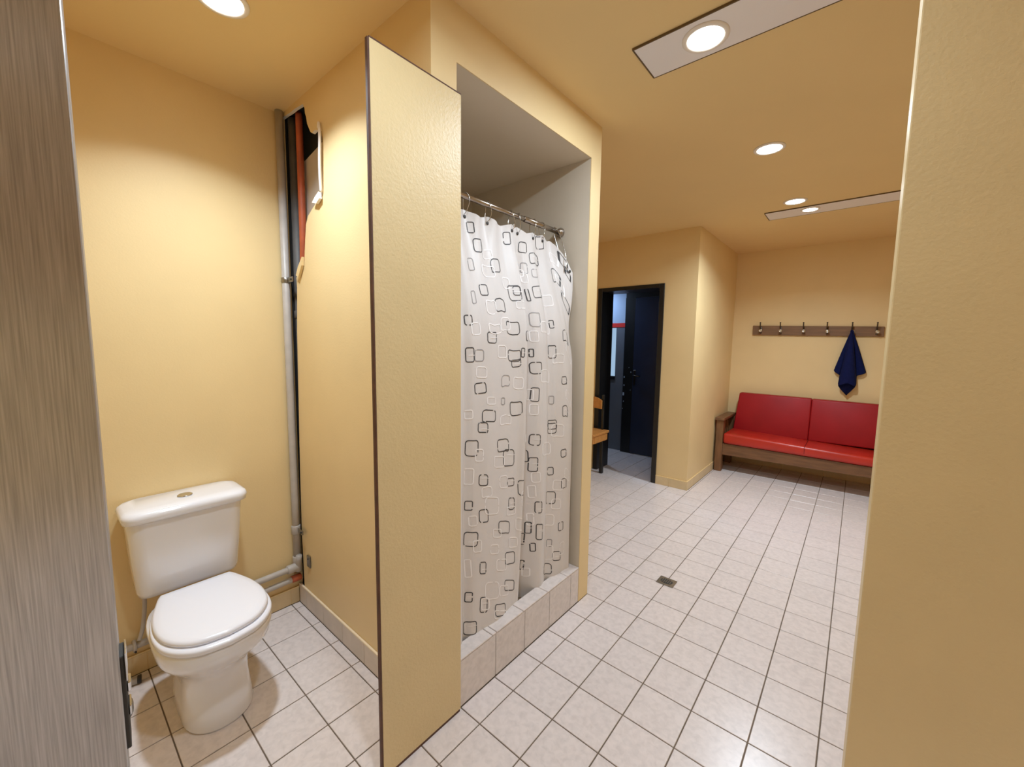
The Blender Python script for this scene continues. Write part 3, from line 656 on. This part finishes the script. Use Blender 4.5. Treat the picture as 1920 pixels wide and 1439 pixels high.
# ------------------------------------------------------------------ ceiling: grey access panels and downlights
def ceiling_panel(name, x0, x1, y0, y1, label):
    t = thing(name, label, 'panel', ((x0+x1)/2, (y0+y1)/2, CEIL), 'grey strips let into the ceiling')
    obj('sheet', box(x0, x1, y0, y1, CEIL - .006, CEIL, bev=.001), M_panelgrey, t)
    bm = box(x0 - .004, x1, y0 - .005, y0, CEIL - .008, CEIL); box(x0 - .004, x1, y1, y1 + .003, CEIL - .007, CEIL, bm=bm); box(x0 - .005, x0, y0, y1, CEIL - .007, CEIL, bm=bm)
    obj('seam', bm, M_seam, t, label='brown seam line')
ceiling_panel('ceiling_panel', -.748, 0.948, 1.578, 1.788, 'grey ceiling strip holding the big near downlight')
ceiling_panel('ceiling_panel', -.702, 0.948, 4.138, 4.375, 'grey ceiling strip farther back above the red bench')
def downlight(x, y, label, r=.062, off=.0, power=1.0, spread=180, z0=CEIL, color=LAMP_COLOR):
    t = thing('downlight', label, 'light', (x, y, z0), 'round ceiling downlights')
    z = z0 - off
    obj('rim', lathe([(r + .018, 0), (r + .018, -.003), (r + .012, -.007), (r + .002, -.007), (r, -.003), (r, 0)], (x, y, z), 'z', 36), M_trimwhite, t, smooth=True)
    obj('lens', lathe([(r, -.0035), (0, -.0045)], (x, y, z), 'z', 36), M_lens, t)
    ld = bpy.data.lights.new('downlight_lamp', 'AREA'); ld.shape = 'DISK'; ld.size = 2*r*.95; ld.energy = LAMP_POWER*power; ld.color = color; ld.spread = math.radians(spread)
    lo = bpy.data.objects.new('lamp', ld); COL.objects.link(lo); lo.parent = t; lo.location = (0, 0, -off - .009)
downlight(-1.715, .487, 'round downlight over the toilet', power=.89, spread=122)
downlight(-.516, 1.681, 'round downlight set in the near grey ceiling strip', off=.006, power=1.15)
downlight(-.480, 2.826, 'middle downlight in the bare yellow ceiling', power=.36)
downlight(-.469, 3.945, 'far downlight just in front of the farther grey strip', power=2.0, spread=150)
downlight(-.394, 4.225, 'dim glowing disc inside the farther grey ceiling strip', r=.05, off=.006, power=.15)  # glowing disc set where the strip shows a bright streak
downlight(-.530, .540, 'round downlight above the viewer, before the shower panel', power=.75, spread=165)
downlight(1.30, -.50, 'added unseen downlight to the right behind the viewer', power=1.0, spread=95)  # added out of view for the open door's reflection and the right wall
downlight(2.95, -.50, 'added unseen downlight farthest to the right behind the viewer', power=1.1, spread=80)  # added out of view, lights floor mirrored in the open door
downlight(-2.85, 4.86, 'added cool lamp hidden in the dark vestibule beyond the doorway', power=.55, z0=2.25, color=(.62, .85, 1.25))  # added behind the jamb to brighten the vestibule with bluish light

# ------------------------------------------------------------------ floor drain
t = thing('floor_drain', 'square metal drain with a dark oval grate in the floor', 'drain', (-.806, 2.453, 0))
obj('plate', box(-.857, -.755, 2.408, 2.498, .0004, .0035, bev=.001), M_steel, t)
gr = obj('grate', prism([(-.806 + .036*math.cos(a)*(abs(math.cos(a))**-.25 if abs(math.cos(a)) > .05 else 1), 2.453 + .026*math.sin(a)) for a in [2*PI*k/28 for k in range(28)]], 'z', .0036, .0042), M_dark, t, label='dark oval grate')
for k in range(5): obj('bar', box(-.806 - .026 + .012*k, -.806 - .022 + .012*k, 2.433, 2.473, .0042, .0056), M_steel, gr)

# ------------------------------------------------------------------ red bench sofa
S = thing('bench_sofa', 'long red leatherette bench sofa with a brown wooden frame', 'sofa', (-.365, 5.4, 0))
XL, XR = -1.212, .482
def slope(x, zl, zr): return zl + (zr - zl)*(x + 1.13)/1.31
for x in (XL, XR - .075):
    obj('leg', box(x, x + .075, 5.13, 5.205, 0, .602, bev=.004), M_woody, S)
    obj('leg', box(x, x + .075, 5.60, 5.67, 0, .602, bev=.004), M_woody, S)
    obj('armrest', box(x - .012, x + .087, 5.105, 5.69, .602, .634, bev=.006, seg=2), M_wood, S)
    obj('side_rail', box(x + .02, x + .055, 5.205, 5.60, .20, .30, bev=.003), M_woody, S)
    for k in range(4): obj('side_slat', box(x + .03, x + .045, 5.255 + .085*k, 5.29 + .085*k, .30, .602), M_woody, S)
def wedge(name, x0, x1, y0, y1, zb, zt, m_, bev, seg, lab=None):
    """long board or cushion whose top and bottom follow the slight fall to the right"""
    bm = hexa([(x0,y0,slope(x0,*zb)), (x1,y0,slope(x1,*zb)), (x1,y1,slope(x1,*zb)), (x0,y1,slope(x0,*zb)), (x0,y0,slope(x0,*zt)), (x1,y0,slope(x1,*zt)), (x1,y1,slope(x1,*zt)), (x0,y1,slope(x0,*zt))], bev, seg)
    return obj(name, bm, m_, S, smooth=seg > 2, label=lab)
wedge('front_rail', XL + .075, XR - .075, 5.140, 5.180, (.20, .215), (.335, .322), M_wood, .003, 1)
obj('back_rail', box(XL + .075, XR - .075, 5.62, 5.655, .22, .60, bev=.003), M_wood, S)
sc_ = wedge('seat_cushion', XL + .082, XR - .082, 5.115, 5.60, (.338, .325), (.462, .415), M_leather_seat, .028, 4)
bm = tube([(-.36, 5.1135, .36), (-.36, 5.1135, .40), (-.36, 5.126, .432), (-.36, 5.15, .436), (-.36, 5.5, .436)], .003, 8)
obj('seam', bm, M_piping, sc_)
for x0, x1, zt in ((-1.085, -.3655, .895), (-.3645, .355, .885)):
    a, b = 5.505, 5.60
    bm = hexa([(x0 - .03*(x0 < -.5), a, .43), (x1 + .03*(x1 > 0), a, .43), (x1 + .03*(x1 > 0), a + .11, .43), (x0 - .03*(x0 < -.5), a + .11, .43), (x0, b, zt), (x1, b, zt - .006), (x1, b + .10, zt - .006), (x0, b + .10, zt)], .013, 4)
    obj('back_cushion', bm, M_leather, S, smooth=True)

# ------------------------------------------------------------------ coat rack and towel
R = thing('coat_rack', 'brown wooden wall rack with six metal hooks', 'coat rack', (-.42, 5.74, 1.64))
def rz(x): return 1.646 - .022*(x + .42)
bm = hexa([(-1.012, 5.722, rz(-1.012)-.057), (.182, 5.722, rz(.182)-.052), (.182, 5.749, rz(.182)-.052), (-1.012, 5.749, rz(-1.012)-.057), (-1.012, 5.722, rz(-1.012)+.057), (.182, 5.722, rz(.182)+.052), (.182, 5.749, rz(.182)+.052), (-1.012, 5.749, rz(-1.012)+.057)], .003)
obj('board', bm, M_rackwood, R)
for x in (-.926, -.724, -.503, -.289, -.076, .123):
    z = rz(x)
    bm = box(x - .009, x + .009, 5.717, 5.722, z - .035, z + .045, bev=.002)
    tube(catmull([(x, 5.717, z + .015), (x, 5.69, z + .02), (x, 5.665, z + .05), (x, 5.655, z + .085)], 5), [.006]*15 + [.005], 8, bm=bm)
    tube(catmull([(x, 5.717, z - .01), (x, 5.69, z - .025), (x, 5.675, z - .02), (x, 5.668, z - .002)], 5), .0055, 8, bm=bm)
    h = obj('hook', bm, M_hook, R, smooth=True)
    bm = lathe([(0, -.007), (.006, -.006), (.008, 0), (.006, .006), (0, .007)], (x, 5.655, z + .09), 'z', 10)
    obj('tip', bm, M_hook, h, smooth=True)
    bm = lathe([(.006, .004), (.014, .004), (.018, 0), (.018, -.004), (.013, -.008), (.007, -.006), (0, -.004)], (x + .004, 5.664, z - .004), 'y', 16)
    obj('knob', bm, M_chrome, h, smooth=True, label='shiny round knob')
# towel: folds fanning down from the hook
ax_, ay_, az_ = -.076, 5.655, rz(-.076) + .012
edge = [(-.200, 1.205, .030), (-.178, 1.185, .040), (-.152, 1.166, .050), (-.140, 1.160, .028), (-.146, 1.09, .080), (-.150, 1.040, .095), (-.112, 1.066, .118), (-.074, 1.090, .124), (-.040, 1.066, .118), (-.006, 1.040, .095), (-.004, 1.09, .070), (-.012, 1.160, .028), (.012, 1.170, .050), (.045, 1.182, .048), (.070, 1.196, .030)]
NR = 26; pts = []
for k, (x, z, d) in enumerate(edge):
    col = []
    for j in range(NR + 1):
        q = j / NR
        w_ = q**0.92
        px_ = ax_ + (x - ax_)*w_; pz = az_ + (z - az_)*q
        py_ = ay_ + ((5.745 - d) - ay_)*min(1, q*1.6)**.8 - (.012*math.sin(PI*q) if k in (5, 6, 7, 8, 9) else 0)
        if q < .06: px_ = ax_ + (x - ax_)*w_ + .010*math.cos(2*PI*k/len(edge))
        col.append((px_, py_, pz))
    pts.append(col)
bm = bmesh.new(); V_ = [[bm.verts.new(p) for p in c] for c in pts]
for a, b in zip(V_, V_[1:]):
    for j in range(NR): bm.faces.new((a[j], b[j], b[j+1], a[j+1]))
TW = obj('hanging_towel', bm, M_towel, smooth=False); tag(TW, 'navy blue towel hanging in a point from the coat rack', 'towel')
md = TW.modifiers.new('s', 'SUBSURF'); md.levels = 1; md.render_levels = 1
md = TW.modifiers.new('t', 'SOLIDIFY'); md.thickness = .006; md.offset = -1
for p in TW.data.polygons: p.use_smooth = True
bm = bmesh.new(); q_ = [(-.150, 5.676, 1.045), (-.122, 5.690, 1.002), (-.074, 5.700, .945), (-.034, 5.690, 1.002), (-.006, 5.676, 1.045)]
ql = [bm.verts.new(p) for p in q_]; qu = [bm.verts.new((p[0]*.8 - .2*.076, 5.700, 1.16)) for p in q_]
for k in range(4): bm.faces.new((ql[k], ql[k+1], qu[k+1], qu[k]))
uf = obj('under_fold', bm, M_towel, TW, smooth=True, label='inner fold of the towel hanging lower')
md = uf.modifiers.new('t', 'SOLIDIFY'); md.thickness = .005

# ------------------------------------------------------------------ wooden chair beyond the shower
t = thing('wooden_chair', 'orange wooden chair half hidden behind the shower wall', 'chair', (-2.26, 3.95, 0))
obj('seat', box(-2.445, -2.075, 3.78, 4.14, .478, .505, bev=.006, seg=2), M_orangewood, t)
bm = box(-2.435, -2.09, 3.795, 3.825, .40, .478); box(-2.435, -2.09, 4.095, 4.125, .40, .478, bm=bm); box(-2.12, -2.085, 3.825, 4.095, .40, .478, bm=bm); box(-2.438, -2.405, 3.825, 4.095, .40, .478, bm=bm)
obj('apron', bm, M_orangewood, t)
for x in (-2.435, -2.165):
    obj('leg', box(x, x + .038, 3.80, 3.84, 0, .40, bev=.004), M_frame_black, t)
    obj('leg', box(x, x + .038, 4.09, 4.13, 0, .40, bev=.004), M_frame_black, t)
    obj('back_post', box(x, x + .03, 4.105, 4.135, .505, .90, bev=.004), M_frame_black, t)
sec = []
for k in range(11):
    a = -1 + 2*k/10; x = -2.29 + a*.15; y = 4.115 - .05*(a*a)
    sec.append([(x, y - .011, .745), (x, y + .011, .745), (x, y + .011, .87 - .03*a*a), (x, y - .011, .87 - .03*a*a)])
obj('backrest', loft(sec), M_orangewood, t)
